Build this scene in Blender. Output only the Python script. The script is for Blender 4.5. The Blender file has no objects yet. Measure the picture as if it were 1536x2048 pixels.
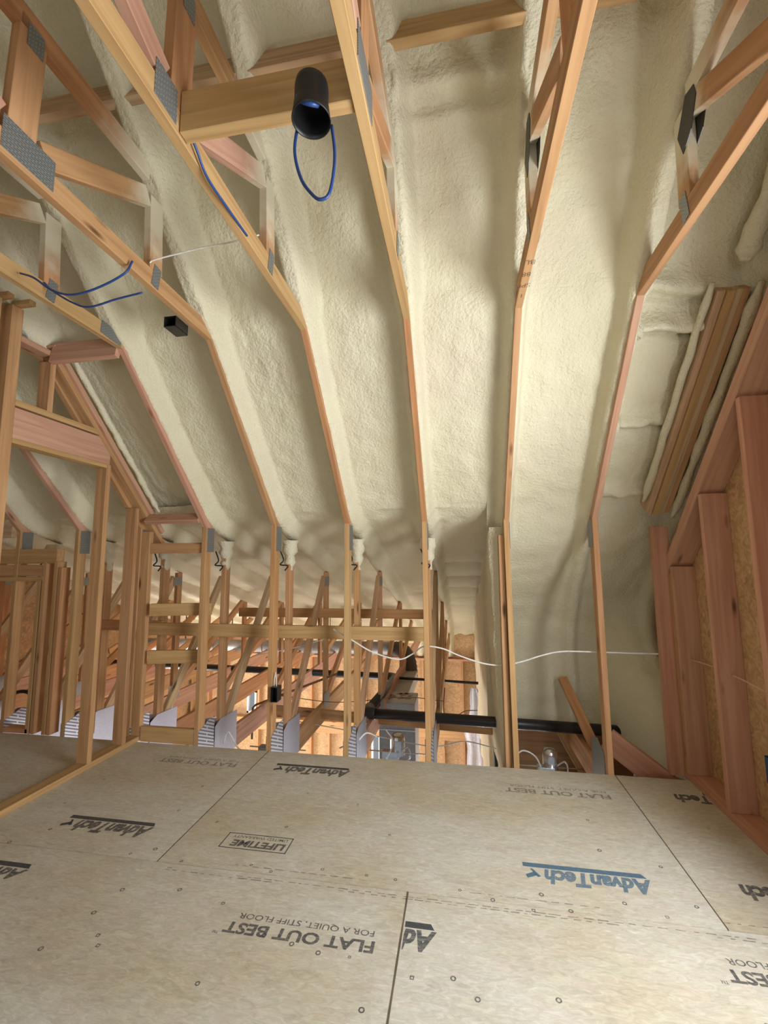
import bpy, bmesh, math, random
from mathutils import Vector, Matrix, noise
random.seed(7)
R = math.radians
sc = bpy.context.scene
COL = sc.collection

# ------------------------------------------------------------------ camera
H = 1.42
cam_d = bpy.data.cameras.new('camera')
cam = bpy.data.objects.new('camera', cam_d); COL.objects.link(cam)
F_PX, PITCH, YAW, ROLL = 868.06, .1163, .1704, -.0076
cam_d.sensor_fit = 'VERTICAL'; cam_d.sensor_height = 36; cam_d.lens = F_PX / 2048 * 36
cam_d.clip_start = .02; cam_d.clip_end = 200
cam.matrix_world = (Matrix.Translation((0, 0, H)) @ Matrix.Rotation(YAW, 4, 'Z') @ Matrix.Rotation(math.pi/2 + PITCH, 4, 'X')
                    @ Matrix.Rotation(ROLL, 4, 'Z'))
sc.camera = cam
sc.view_settings.view_transform = 'Standard'; sc.view_settings.look = 'None'
sc.view_settings.gamma = 1; sc.view_settings.use_curve_mapping = False
sc.view_settings.exposure = -0.25

# ------------------------------------------------------------------ light
w = bpy.data.worlds.new('overcast'); sc.world = w; w.use_nodes = True
bg = w.node_tree.nodes['Background']; bg.inputs[0].default_value = (.86, .93, 1, 1); bg.inputs[1].default_value = .38

def area(name, loc, aim, sx, sy, power, color):
    d = bpy.data.lights.new(name, 'AREA'); d.shape = 'RECTANGLE'; d.size = sx; d.size_y = sy
    d.energy = power; d.color = color
    o = bpy.data.objects.new(name, d); COL.objects.link(o); o.location = loc
    o.rotation_euler = (Vector(aim) - Vector(loc)).to_track_quat('-Z', 'Y').to_euler()
    return o
area('daylight_gable_window', (1.62, 1.0, 1.3), (-1, 1.15, 1.3), 1.5, 1.5, 165, (.93, .97, 1))
area('rear_fill', (-.2, -2.5, 1.3), (.8, 2.4, 2.3), 1.8, 1.5, 22, (.97, .98, 1))  # unseen fill lamp behind the viewer, added to brighten the gable side
area('lower_room_daylight_and_fill', (-5.6, 6.6, -1.4), (-1.0, 7.6, -1.2), 2.2, 1.6, 200, (1, .95, .90))
area('lower_room_daylight_and_fill', (-2.6, 7.4, -3.4), (-2.4, 9.6, -1.0), 5.5, 1.0, 140, (1, .93, .84))

area('lower_room_daylight_and_fill', (.85, 6.4, -2.4), (-1.6, 5.4, .6), 2.4, 1.6, 190, (1, .95, .93))  # fill lamp added to brighten the rear foam from below

# ------------------------------------------------------------------ materials
def mat(name):
    m = bpy.data.materials.new(name); m.use_nodes = True
    nt = m.node_tree; b = nt.nodes['Principled BSDF']
    return m, nt, b
def N(nt, t, **kw):
    n = nt.nodes.new(t)
    for k, v in kw.items():
        if k.startswith('i_'): n.inputs[k[2:]].default_value = v
        else: setattr(n, k, v)
    return n
def ramp(nt, fac, stops):
    r = nt.nodes.new('ShaderNodeValToRGB'); nt.links.new(fac, r.inputs[0])
    el = r.color_ramp.elements
    while len(el) < len(stops): el.new(.5)
    for e, (p, c) in zip(el, stops): e.position = p; e.color = (*c, 1) if len(c) == 3 else c
    return r.outputs[0]
def mixc(nt, fac, a, b, mode='MIX'):
    m = nt.nodes.new('ShaderNodeMix'); m.data_type = 'RGBA'; m.blend_type = mode
    for s, v in ((m.inputs[0], fac), (m.inputs[6], a), (m.inputs[7], b)):
        if hasattr(v, 'links'): nt.links.new(v, s)
        else: s.default_value = v if isinstance(v, (int, float)) else (*v, 1)
    return m.outputs[2]
def bump(nt, b, h, strength=.3, dist=.01):
    n = nt.nodes.new('ShaderNodeBump'); n.inputs['Strength'].default_value = strength; n.inputs['Distance'].default_value = dist
    nt.links.new(h, n.inputs['Height']); nt.links.new(n.outputs[0], b.inputs['Normal'])
def mapping(nt, scale, coord='Object', rnd=False):
    tc = nt.nodes.new('ShaderNodeTexCoord'); mp = nt.nodes.new('ShaderNodeMapping'); mp.inputs['Scale'].default_value = scale
    nt.links.new(tc.outputs[coord], mp.inputs[0])
    if rnd:
        oi = nt.nodes.new('ShaderNodeObjectInfo'); mu = N(nt, 'ShaderNodeMath', operation='MULTIPLY'); mu.inputs[1].default_value = 47
        nt.links.new(oi.outputs['Random'], mu.inputs[0]); nt.links.new(mu.outputs[0], mp.inputs['Location'])
    return mp.outputs[0]

def wood(name, light, dark, rough=.75, spray=0):
    m, nt, b = mat(name); b.inputs['Roughness'].default_value = rough
    v = mapping(nt, (1.3, 26, 26), rnd=True)
    n1 = N(nt, 'ShaderNodeTexNoise', i_Scale=1.2, i_Detail=6, i_Distortion=.6); nt.links.new(v, n1.inputs[0])
    c = ramp(nt, n1.outputs[0], [(.32, dark), (.62, light)])
    v2 = mapping(nt, (2.2, 9, 9), rnd=True)
    vo = N(nt, 'ShaderNodeTexVoronoi', i_Scale=.9); nt.links.new(v2, vo.inputs[0])
    k = ramp(nt, vo.outputs[0], [(.05, (1, 1, 1)), (.14, (0, 0, 0))])
    c = mixc(nt, k, c, (dark[0]*.35, dark[1]*.28, dark[2]*.25))
    oi = nt.nodes.new('ShaderNodeObjectInfo')
    tint = ramp(nt, oi.outputs['Random'], [(0, (1.0, .86, .76)), (.35, (1, 1, 1)), (.7, (.98, 1.0, .9)), (1, (.88, .84, .8))])
    c = mixc(nt, 1.0, c, tint, 'MULTIPLY')
    nt.links.new(c, b.inputs['Base Color'])
    bump(nt, b, n1.outputs[0], .12, .004)
    return m
M = {}
M['fir'] = wood('fir_lumber', (.55, .315, .155), (.40, .21, .095))
M['yellow'] = wood('pine_lumber', (.54, .34, .155), (.42, .245, .10))
M['pink'] = wood('pink_fir_lumber', (.58, .335, .235), (.47, .24, .16))
M['pale'] = wood('weathered_lumber', (.60, .42, .26), (.40, .27, .16))

def foam():
    m, nt, b = mat('spray_foam'); b.inputs['Roughness'].default_value = .62
    b.inputs['Specular IOR Level'].default_value = .25
    v = mapping(nt, (1, 1, 1))
    n1 = N(nt, 'ShaderNodeTexNoise', i_Scale=1.7, i_Detail=3); nt.links.new(v, n1.inputs[0])
    c = ramp(nt, n1.outputs[0], [(.3, (.71, .65, .46)), (.5, (.73, .68, .50)), (.7, (.71, .635, .48))])
    nt.links.new(c, b.inputs['Base Color'])
    n2 = N(nt, 'ShaderNodeTexNoise', i_Scale=55, i_Detail=4, i_Roughness=.6); nt.links.new(v, n2.inputs[0])
    bump(nt, b, n2.outputs[0], .8, .016)
    return m
M['foam'] = foam()

def deck():
    m, nt, b = mat('subfloor_panel'); b.inputs['Roughness'].default_value = .5
    b.inputs['Specular IOR Level'].default_value = .45
    v = mapping(nt, (7, 22, 10))
    vo = N(nt, 'ShaderNodeTexVoronoi', i_Scale=1.6, i_Randomness=1); nt.links.new(v, vo.inputs[0])
    v3 = mapping(nt, (9, 26, 10))
    no = N(nt, 'ShaderNodeTexNoise', i_Scale=2.2, i_Detail=7, i_Roughness=.7, i_Distortion=1.2); nt.links.new(v3, no.inputs[0])
    c = ramp(nt, no.outputs[0], [(.30, (.42, .385, .31)), (.5, (.515, .485, .41)), (.63, (.585, .565, .49)), (.76, (.72, .705, .64))])
    hs = N(nt, 'ShaderNodeHueSaturation'); hs.inputs['Saturation'].default_value = .3; nt.links.new(vo.outputs['Color'], hs.inputs['Color'])
    c = mixc(nt, .07, c, hs.outputs[0], 'OVERLAY')
    big = N(nt, 'ShaderNodeTexNoise', i_Scale=1.1, i_Detail=2); nt.links.new(mapping(nt, (1, 1.6, 1)), big.inputs[0])
    st = ramp(nt, big.outputs[0], [(.38, (.90, .84, .74)), (.6, (1, 1, 1))])
    c = mixc(nt, 1.0, c, st, 'MULTIPLY')
    nt.links.new(c, b.inputs['Base Color'])
    bump(nt, b, no.outputs[0], .15, .003)
    return m
M['deck'] = deck()

def osb(name, a, d):
    m, nt, b = mat(name); b.inputs['Roughness'].default_value = .7
    vo = N(nt, 'ShaderNodeTexVoronoi', i_Scale=14); nt.links.new(mapping(nt, (1, 1, 1)), vo.inputs[0])
    no = N(nt, 'ShaderNodeTexNoise', i_Scale=18, i_Detail=5, i_Distortion=2); nt.links.new(mapping(nt, (1, 1, 1)), no.inputs[0])
    c = ramp(nt, no.outputs[0], [(.35, d), (.65, a)])
    hs = N(nt, 'ShaderNodeHueSaturation'); hs.inputs['Saturation'].default_value = .2; nt.links.new(vo.outputs['Color'], hs.inputs['Color'])
    c = mixc(nt, .12, c, hs.outputs[0], 'OVERLAY')
    nt.links.new(c, b.inputs['Base Color']); return m
def sprayed(name, base, x0, x1):
    m = M[base].copy(); m.name = name; nt = m.node_tree; b = nt.nodes['Principled BSDF']
    src = b.inputs['Base Color'].links[0].from_socket
    tc = nt.nodes.new('ShaderNodeTexCoord'); sx = nt.nodes.new('ShaderNodeSeparateXYZ'); nt.links.new(tc.outputs['Object'], sx.inputs[0])
    no = N(nt, 'ShaderNodeTexNoise', i_Scale=14, i_Detail=4); nt.links.new(tc.outputs['Object'], no.inputs[0])
    ad = N(nt, 'ShaderNodeMath', operation='MULTIPLY_ADD'); nt.links.new(no.outputs[0], ad.inputs[0]); ad.inputs[1].default_value = .22; nt.links.new(sx.outputs[0], ad.inputs[2])
    mr = N(nt, 'ShaderNodeMapRange', interpolation_type='SMOOTHSTEP'); mr.inputs[1].default_value = x0+.11; mr.inputs[2].default_value = x1+.11
    nt.links.new(ad.outputs[0], mr.inputs[0])
    c = mixc(nt, mr.outputs[0], src, (.70, .64, .48)); nt.links.new(c, b.inputs['Base Color']); return m
M['sprayvert'] = sprayed('oversprayed_web', 'fir', .02, .26); M['sprayslant'] = sprayed('oversprayed_brace', 'fir', .42, .60)
M['sprayslantpink'] = sprayed('oversprayed_pink_brace', 'pink', .36, .60); M['spraycollar'] = sprayed('oversprayed_collar', 'fir', 2.25, 2.6)
M['osb'] = osb('osb_sheathing', (.58, .38, .20), (.40, .24, .115))

def plain(name, col, rough=.5, metal=0, spec=.5, trans=0, alpha=1):
    m, nt, b = mat(name); b.inputs['Base Color'].default_value = (*col, 1); b.inputs['Roughness'].default_value = rough
    b.inputs['Metallic'].default_value = metal; b.inputs['Specular IOR Level'].default_value = spec
    no = N(nt, 'ShaderNodeTexNoise', i_Scale=30, i_Detail=3); nt.links.new(mapping(nt, (1, 1, 1)), no.inputs[0])
    c = ramp(nt, no.outputs[0], [(.3, tuple(x*.88 for x in col)), (.7, tuple(min(1, x*1.08) for x in col))])
    nt.links.new(c, b.inputs['Base Color'])
    if trans: b.inputs['Transmission Weight'].default_value = trans
    if alpha < 1: b.inputs['Alpha'].default_value = alpha
    return m
M['black'] = plain('black_plastic', (.012, .012, .013), .35)
M['abs'] = plain('black_abs_pipe', (.018, .016, .016), .4)
M['canblack'] = plain('black_painted_can', (.010, .010, .011), .45)
M['blue'] = plain('blue_cable_jacket', (.02, .065, .24), .4)
M['navy'] = plain('blue_box_plastic', (.01, .06, .19), .4)
M['white'] = plain('white_cable_jacket', (.80, .80, .76), .4)
M['tan'] = plain('tan_cable_jacket', (.62, .40, .28), .5)
M['brownw'] = plain('brown_wire_jacket', (.22, .10, .05), .5)
M['duct'] = plain('galvanised_duct', (.40, .40, .40), .5, .3)
M['ductdull'] = plain('dull_duct_sleeve', (.34, .32, .28), .6, .2)
M['steel'] = plain('bright_steel', (.70, .71, .72), .22, .9)
M['flex'] = plain('dark_flexible_sleeve', (.07, .055, .05), .6)
M['poly'] = plain('milky_poly_sheet', (.80, .82, .92), .3, 0, .5, .25)
M['rust'] = plain('mastic_smears', (.30, .12, .09), .6)
M['winframe'] = plain('white_window_vinyl', (.85, .85, .85), .4)
M['darkgap'] = plain('dark_gap', (.05, .035, .02), .9)  # near-black brown, assigned to no object

def plate(name='truss_nail_plate', col=(.33, .35, .35), sc_=1.0, metal=.6, contrast=.45, row=.0085, wid=.024):
    m, nt, b = mat(name); b.inputs['Roughness'].default_value = .5; b.inputs['Metallic'].default_value = metal
    v = mapping(nt, (1, 1, 1))
    br = N(nt, 'ShaderNodeTexBrick'); br.inputs['Scale'].default_value = 1
    br.inputs['Brick Width'].default_value = wid; br.inputs['Row Height'].default_value = row; br.inputs['Mortar Size'].default_value = row*.26
    br.inputs['Color1'].default_value = (*[c*contrast for c in col], 1); br.inputs['Color2'].default_value = (*[c*contrast*1.2 for c in col], 1)
    br.inputs['Mortar'].default_value = (*col, 1)
    sw = N(nt, 'ShaderNodeSeparateXYZ'); nt.links.new(v, sw.inputs[0])
    cb = N(nt, 'ShaderNodeCombineXYZ'); nt.links.new(sw.outputs[1], cb.inputs[0])
    sk = N(nt, 'ShaderNodeMath', operation='MULTIPLY_ADD'); nt.links.new(sw.outputs[1], sk.inputs[0]); sk.inputs[1].default_value = .45 if row > .02 else 0; nt.links.new(sw.outputs[2], sk.inputs[2]); nt.links.new(sk.outputs[0], cb.inputs[1])
    nt.links.new(cb.outputs[0], br.inputs[0]); nt.links.new(br.outputs[0], b.inputs['Base Color'])
    return m
M['plate'] = plate()
M['heel'] = plate('ribbed_heel_plate', (.60, .64, .74), 1, .7, .30, .026, 2.0)  # bluish base colour carries sky reflected from below
M['heelflat'] = plate('bright_heel_plate', (.46, .50, .61), 1, .7, .8)  # sky reflection put into the pale blue base colour here too

def ink(name, col, strength=.85):
    m, nt, b = mat(name); b.inputs['Base Color'].default_value = (*col, 1); b.inputs['Roughness'].default_value = .5
    no = N(nt, 'ShaderNodeTexNoise', i_Scale=3.5, i_Detail=6, i_Roughness=.7, i_Distortion=1); nt.links.new(mapping(nt, (9, 26, 10)), no.inputs[0])
    r = ramp(nt, no.outputs[0], [(.36, (strength,)*3), (.72, (strength*.35,)*3)])
    nt.links.new(r, b.inputs['Alpha']); return m
M['ink'] = ink('faded_black_ink', (.07, .075, .085), .85)
M['inkglare'] = ink('blue_glare_ink', (.10, .19, .28), .85)  # faded print; daylight glare put into its colour as extra blue
M['inkfaint'] = ink('worn_grey_ink', (.10, .10, .11), .5)
M['seam'] = plain('dark_joint', (.10, .08, .05), .9)
M['dust'] = ink('wood_stamp_ink', (.08, .05, .04), .8)

# ------------------------------------------------------------------ helpers
def link(name, me, m, parent=None, mw=None):
    o = bpy.data.objects.new(name, me); COL.objects.link(o)
    if m is not None: me.materials.append(m)
    if mw is not None: o.matrix_world = mw
    if parent is not None:
        o.parent = parent; pm = PM[parent.name]
        o.matrix_parent_inverse = pm.inverted()
    PM[o.name] = mw.copy() if mw is not None else Matrix.Identity(4)
    return o
PM = {}
def tag(o, label=None, cat=None, group=None, kind=None):
    if label: o['label'] = label
    if cat: o['category'] = cat
    if group: o['group'] = group
    if kind: o['kind'] = kind
    return o
def empty(name, loc, label=None, cat=None, group=None, kind=None):
    o = bpy.data.objects.new(name, None); COL.objects.link(o); o.empty_display_size = .05
    mw = Matrix.Translation(loc); o.matrix_world = mw; PM[o.name] = mw
    return tag(o, label, cat, group, kind)
def mesh_from_bm(name, bm, smooth=False):
    bmesh.ops.recalc_face_normals(bm, faces=bm.faces)
    me = bpy.data.meshes.new(name); bm.to_mesh(me); bm.free()
    if smooth:
        for p in me.polygons: p.use_smooth = True
    return me
def board(name, p0, p1, t, d, m, parent=None, up=(0, 0, 1), bev=.002, side=(0, 0), cut=(0, 0)):
    """lumber from p0 to p1 (the centre line); t thickness across, d depth along `up`; side shifts by (t,d) fractions; cut slants the ends along d"""
    p0 = Vector(p0); p1 = Vector(p1); x = (p1 - p0); L = x.length; x.normalize()
    u = Vector(up); z = (u - x*u.dot(x)).normalized(); y = z.cross(x)
    bm = bmesh.new()
    vs = []
    for sx in (0, 1):
        for sy in (-1, 1):
            for sz in (-1, 1):
                xx = L*sx + (cut[sx]*sz*d/2)
                vs.append(bm.verts.new((xx, sy*t/2, sz*d/2)))
    for f in ((0, 1, 3, 2), (4, 6, 7, 5), (0, 4, 5, 1), (2, 3, 7, 6), (0, 2, 6, 4), (1, 5, 7, 3)):
        bm.faces.new([vs[i] for i in f])
    bmesh.ops.recalc_face_normals(bm, faces=bm.faces)
    if bev: bmesh.ops.bevel(bm, geom=bm.edges[:], offset=bev, segments=1, affect='EDGES')
    me = mesh_from_bm(name, bm)
    mw = Matrix((( x.x, y.x, z.x, 0), (x.y, y.y, z.y, 0), (x.z, y.z, z.z, 0), (0, 0, 0, 1)))
    mw.translation = p0 + y*side[0]*t + z*side[1]*d
    return link(name, me, m, parent, mw)
def box(name, a, b, m, parent=None, bev=.002):
    bm = bmesh.new(); a = Vector(a); b = Vector(b); c = (a+b)/2
    bmesh.ops.create_cube(bm, size=1, matrix=Matrix.Diagonal((*(b-a), 1)))
    if bev: bmesh.ops.bevel(bm, geom=bm.edges[:], offset=bev, segments=2, affect='EDGES')
    return link(name, mesh_from_bm(name, bm), m, parent, Matrix.Translation(c))
def catmull(pts, n=8):
    P = [Vector(p) for p in pts]; out = []
    P = [2*P[0]-P[1]] + P + [2*P[-1]-P[-2]]
    for i in range(1, len(P)-2):
        for k in range(n):
            t = k/n; a, b, c, d = P[i-1:i+3]
            out.append(.5*((2*b) + (c-a)*t + (2*a-5*b+4*c-d)*t*t + (3*b-a-3*c+d)*t**3))
    out.append(P[-2]); return out
def tube_bm(pts, r, seg=10, bm=None, cap=True, rf=None):
    bm = bm or bmesh.new(); rings = []; prev = None
    for i, p in enumerate(pts):
        t = (pts[min(i+1, len(pts)-1)] - pts[max(i-1, 0)]).normalized()
        if prev is None: prev = t.orthogonal().normalized()
        n = (prev - t*prev.dot(t)).normalized(); prev = n; b = t.cross(n)
        rr = rf(i/(len(pts)-1), i) if rf else r
        rings.append([bm.verts.new(p + (n*math.cos(a)+b*math.sin(a))*rr) for a in [2*math.pi*k/seg for k in range(seg)]])
    for a, b in zip(rings, rings[1:]):
        for k in range(seg): bm.faces.new((a[k], a[(k+1) % seg], b[(k+1) % seg], b[k]))
    if cap: bm.faces.new(rings[0][::-1]); bm.faces.new(rings[-1])
    return bm
def tube(name, pts, r, m, parent=None, seg=10, smooth_path=True, n=8, rf=None, cap=True):
    P = catmull(pts, n) if smooth_path else [Vector(p) for p in pts]
    o0 = P[0].copy(); P = [p - o0 for p in P]
    return link(name, mesh_from_bm(name, tube_bm(P, r, seg, rf=rf, cap=cap), True), m, parent, Matrix.Translation(o0))
def lathe(name, prof, loc, m, parent=None, seg=32, rot=None):
    bm = bmesh.new(); rings = []
    for r, z in prof:
        rings.append([bm.verts.new((r*math.cos(2*math.pi*k/seg), r*math.sin(2*math.pi*k/seg), z)) for k in range(seg)])
    for a, b in zip(rings, rings[1:]):
        for k in range(seg): bm.faces.new((a[k], a[(k+1) % seg], b[(k+1) % seg], b[k]))
    me = mesh_from_bm(name, bm, True)
    mw = Matrix.Translation(loc) @ (rot.to_matrix().to_4x4() if rot else Matrix.Identity(4))
    return link(name, me, m, parent, mw)
def prism(name, poly, axis, a, b, m, parent=None, bev=.0):
    """poly is a 2-D outline; axis 'X' -> (y,z) outline between x=a..b, 'Z' -> (x,y) outline between z=a..b, 'Y' -> (x,z)"""
    bm = bmesh.new()
    def P(u, v, h): return {'X': (h, u, v), 'Y': (u, h, v), 'Z': (u, v, h)}[axis]
    A = [bm.verts.new(P(u, v, a)) for u, v in poly]; B = [bm.verts.new(P(u, v, b)) for u, v in poly]
    bm.faces.new(A); bm.faces.new(B[::-1]); n = len(poly)
    for i in range(n): bm.faces.new((A[i], A[(i+1) % n], B[(i+1) % n], B[i]))
    bmesh.ops.recalc_face_normals(bm, faces=bm.faces)
    if bev: bmesh.ops.bevel(bm, geom=bm.edges[:], offset=bev, segments=1, affect='EDGES')
    return link(name, mesh_from_bm(name, bm), m, parent, Matrix.Identity(4))

S = .61
TX = {k: .962 + S*(k-6) for k in range(-6, 9)}
YK, ZK, YP, ZP = 2.30, 2.783, 3.30, 1.726      # kink and knee of every truss
SQ = math.sqrt(.5)

# ------------------------------------------------------------------ floor
floor = empty('floor', (0, 2, 0), kind='structure')
def panel(x0, x1, y0, y1):
    box('floor_panel', (x0+.0015, y0+.0015, -.023), (x1-.0015, y1-.0015, 0), M['deck'], floor, .0015)
for x0, x1 in ((-6.35, -3.91), (-3.91, -1.475), (-1.475, .985), (.985, 1.585)): panel(x0, x1, 2.05, YP)
for x0, x1 in ((-6.35, -5.14), (-5.14, -2.70), (-2.70, -.262), (-.259, 1.585)): panel(x0, x1, .82, 2.05)
for x0, x1 in ((-6.35, -3.91), (-3.91, -1.475), (-1.475, .985), (.985, 1.585)): panel(x0, x1, -.42, .82)
for x0, x1 in ((-6.35, -5.14), (-5.14, -2.70), (-2.70, -.262), (-.259, 1.585)): panel(x0, x1, -2.7, -.42)
# dark ragged strips along the panel joints
def seam(a, b, wd): 
    a = Vector((*a, .0003)); b = Vector((*b, .0003)); d = (b-a).normalized(); n = Vector((-d.y, d.x, 0))
    bm = bmesh.new(); L = (b-a).length; k = max(2, int(L/.03)); A = []; B = []
    for i in range(k+1):
        p = a + d*L*i/k; ww = wd*(.5+.8*abs(noise.noise(p*9+Vector((3, 1, 7)))))
        A.append(bm.verts.new(p+n*ww)); B.append(bm.verts.new(p-n*ww))
    for i in range(k): bm.faces.new((A[i], A[i+1], B[i+1], B[i]))
    link('joint_strip', mesh_from_bm('joint_strip', bm), M['seam'], floor)
seam((-1.475, 2.05), (-1.475, YP), .003); seam((.985, 2.05), (.985, YP), .003); seam((-.26, .82), (-.26, 2.05), .0035)

def text(body, xr, yb, height, length, m, z=.0006, shear=0, bold=.0, parent=None, name='printed_lettering', frac=None):
    """lettering on the deck, upside down for the viewer: starts at right end xr, runs to -X; baseline at yb, letter tops towards -Y"""
    cu = bpy.data.curves.new('t', 'FONT'); cu.body = body; cu.size = 1; cu.shear = shear; cu.offset = bold; cu.resolution_u = 3
    to = bpy.data.objects.new('t', cu); COL.objects.link(to)
    bpy.context.view_layer.update()
    dg = bpy.context.evaluated_depsgraph_get()
    me = bpy.data.meshes.new_from_object(to.evaluated_get(dg)); bpy.data.objects.remove(to); 
    xs = [v.co.x for v in me.vertices]; x0, x1 = min(xs), max(xs)
    cap = .69
    for v in me.vertices:
        X = (v.co.x-x0)/(x1-x0)*length; Y = v.co.y/cap*height
        v.co = Vector((xr - X, yb - Y, z))
    if frac is not None:   # keep only what lies on this panel
        bm = bmesh.new(); bm.from_mesh(me)
        bmesh.ops.bisect_plane(bm, geom=bm.verts[:]+bm.edges[:]+bm.faces[:], plane_co=(frac[0], 0, 0), plane_no=(frac[1], 0, 0), clear_outer=True)
        bm.to_mesh(me); bm.free()
    me.name = name
    me.materials.clear()
    o = link(name, me, m, parent or floor)
    for p in me.polygons: 
        pass
    return o
def logo(xr, yb, m, L=.545, h=.084, frac=None, bar=True, barfrac=None):
    text('AdvanTech', xr, yb, h, L*.84, m, shear=.25, bold=.045, frac=frac)
    if bar:
        x1 = xr-.01; x0 = xr-L
        if frac: x0 = max(x0, frac[0])
        prism('printed_bar', [(x0, yb+.012), (x1, yb+.012), (x1-.015, yb+.040), (x0, yb+.040)], 'Z', .0004, .0007, m, floor)
    if frac is None:   # small angled mark after the name
        x = xr-L*.87
        prism('printed_mark', [(x, yb-h*.55), (x-.03, yb), (x-.042, yb), (x-.014, yb-h*.62)], 'Z', .0004, .0007, m, floor)
        prism('printed_mark', [(x-.016, yb-h*.5), (x-.06, yb-h*.75), (x-.066, yb-h*.5), (x-.03, yb-h*.25)], 'Z', .0004, .0007, m, floor)
def fob(xr, yb, m, L=.60, frac=None, sub=True):
    text('FLAT OUT BEST', xr, yb, .048, L, m, bold=.03, frac=frac)
    text('™', xr-L-.012, yb-.036, .022, .022, m, frac=frac)
    if sub: text('FOR A QUIET, STIFF FLOOR', xr-.01, yb+.048, .026, L*.93, m, bold=.006, frac=frac)
logo(.800, 2.283, M['inkglare']); logo(-1.67, 2.285, M['ink']); logo(-.775, 3.075, M['ink']); logo(1.70, 3.095, M['ink'], frac=(1.425, 1), bar=True)
logo(-.125, 1.853, M['ink'], h=.085, frac=(-.250, -1))
logo(-2.03, 1.895, M['ink'], h=.06); logo(1.62, 2.32, M['ink'], frac=(1.425, 1))
fob(-.352, 1.778, M['ink']); fob(.862, 3.02, M['inkfaint'], .62); fob(1.43, 1.868, M['ink'], .56)
fob(-1.60, 3.06, M['inkfaint'], .60)
# LIFETIME stamp in its frame
for (a, b) in (((-1.243, 2.197), (-.885, 2.202)), ((-1.243, 2.312), (-.885, 2.317)), ((-1.243, 2.197), (-1.238, 2.317)), ((-.890, 2.197), (-.885, 2.317))):
    prism('printed_bar', [(a[0], a[1]), (b[0], a[1]), (b[0], b[1]), (a[0], b[1])], 'Z', .0004, .0007, M['ink'], floor)
text('LIFETIME', -.905, 2.262, .045, .29, M['ink'], bold=.04, shear=.1); text('LIMITED WARRANTY', -.91, 2.302, .02, .30, M['ink'], bold=.004)
# rows of faint tick marks printed along the tongue-and-groove joint
bm = bmesh.new(); random.seed(3)
for row, y in ((0, 2.085), (1, 2.005), (2, 2.018)):
    x = -1.4
    while x < 1.35:
        L_ = random.uniform(.012, .05); hh = random.uniform(.003, .006)
        if noise.noise(Vector((x*2, row, 0))) > -.15:
            vs = [bm.verts.new(p) for p in ((x, y, .0006), (x+L_, y, .0006), (x+L_, y+hh, .0006), (x, y+hh, .0006))]; bm.faces.new(vs)
        x += L_ + random.uniform(.008, .03)
link('printed_ticks', mesh_from_bm('printed_ticks', bm), M['inkfaint'], floor)
# fastener heads: small rings, round and square
def ring(x, y, r, sq):
    bm = bmesh.new(); n = 4 if sq else 14; A = []; B = []
    for k in range(n):
        a = 2*math.pi*k/n + (math.pi/4 if sq else 0)
        A.append(bm.verts.new((x+r*math.cos(a), y+r*math.sin(a), .0008))); B.append(bm.verts.new((x+r*.55*math.cos(a), y+r*.55*math.sin(a), .0008)))
    for k in range(n): bm.faces.new((A[k], A[(k+1) % n], B[(k+1) % n], B[k]))
    link('fastener_ring', mesh_from_bm('fastener_ring', bm), M['ink'], floor)
random.seed(11)
for x in (-2.3, -1.6, -1.35, -.98, -.62, -.38, .02, .3, .62, .86, 1.08, 1.3):
    for y in (1.55, 1.68, 2.10, 2.14, 2.42, 2.72):
        if random.random() < .62: ring(x+random.uniform(-.08, .08), y+random.uniform(-.05, .05), random.uniform(.007, .011), random.random() < .3)
for q, (x, y) in enumerate(((-.55, 1.70), (-.66, 1.72), (-.78, 1.74), (-.2, 1.66), (-.06, 1.68), (.02, 1.62), (.28, 1.66), (-1.02, 1.86), (-1.25, 1.9), (-1.5, 1.86), (.1, 2.06), (.26, 2.03), (.41, 2.05))): ring(x, y, .010, q % 4 == 3)

# ------------------------------------------------------------------ sprayed foam on the roof
def smooth(t): t = max(0, min(1, t)); return t*t*(3-2*t)
def dist_truss(x):
    return min(abs(x-v) for v in TX.values())
def nz(x, y, z, s, o=0): return noise.noise(Vector((x*s+o, y*s+o*1.7, z*s-o)))
def foam_depth(x, s, y, z, part):
    """distance of the foam skin behind the plane of the rafters' inner faces (positive = recessed)"""
    d = dist_truss(x)
    side = .026 + .008*nz(x*.3, y, z, 5, 3)
    wall = .050
    D = .150 + .016*nz(x, y*.6, z*.6, 2.2, 5)
    if part == 'main':
        up = smooth((YK+.02-y)/.12)             # above the kink the top chord is buried
        crest = .014*(1-up) + (-.016)*up + .006*nz(x*2, y, z, 14, 2)
        D = D + .03*up
        wall += .02*up; side += .008*up
    elif part == 'rear':
        crest = .030 + .01*nz(x, y, z, 7, 1); D = .14 + .012*nz(x, y, z, 2, 8); wall = .09; 
    else:
        crest = .02; D = .075
    if part != 'main':
        q = smooth((y-3.28)/.32); crest = crest*q + .014*(1-q); D = D*q + (.150 + .016*nz(x, y*.6, z*.6, 2.2, 5))*(1-q); wall = wall*q + .05*(1-q)
    t = smooth((d-side)/wall)
    h = crest*(1-t) + D*t
    # orange peel, drips and lifts
    h += .009*nz(x, y, z, 8, 4)*(.4+t) + .004*nz(x, y, z, 24, 9) + .0025*nz(x, y, z, 50, 1)
    rough = max(0, nz(x, y, z, 1.3, 8)+.15)*smooth((-x-.2)/1.5)
    if part == 'rear': rough *= 1-smooth((y-3.3)/.4)
    h += rough*(.014*nz(x*3, y, z, 9, 2) + .012*nz(x, y, z, 38, 3))
    # ragged bead where the spray laps the rafter
    bead = math.exp(-((d-side-.012)/.014)**2)
    h += bead*(.006*nz(x*1.5, y, z, 34, 6) + .003)
    return h
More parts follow.
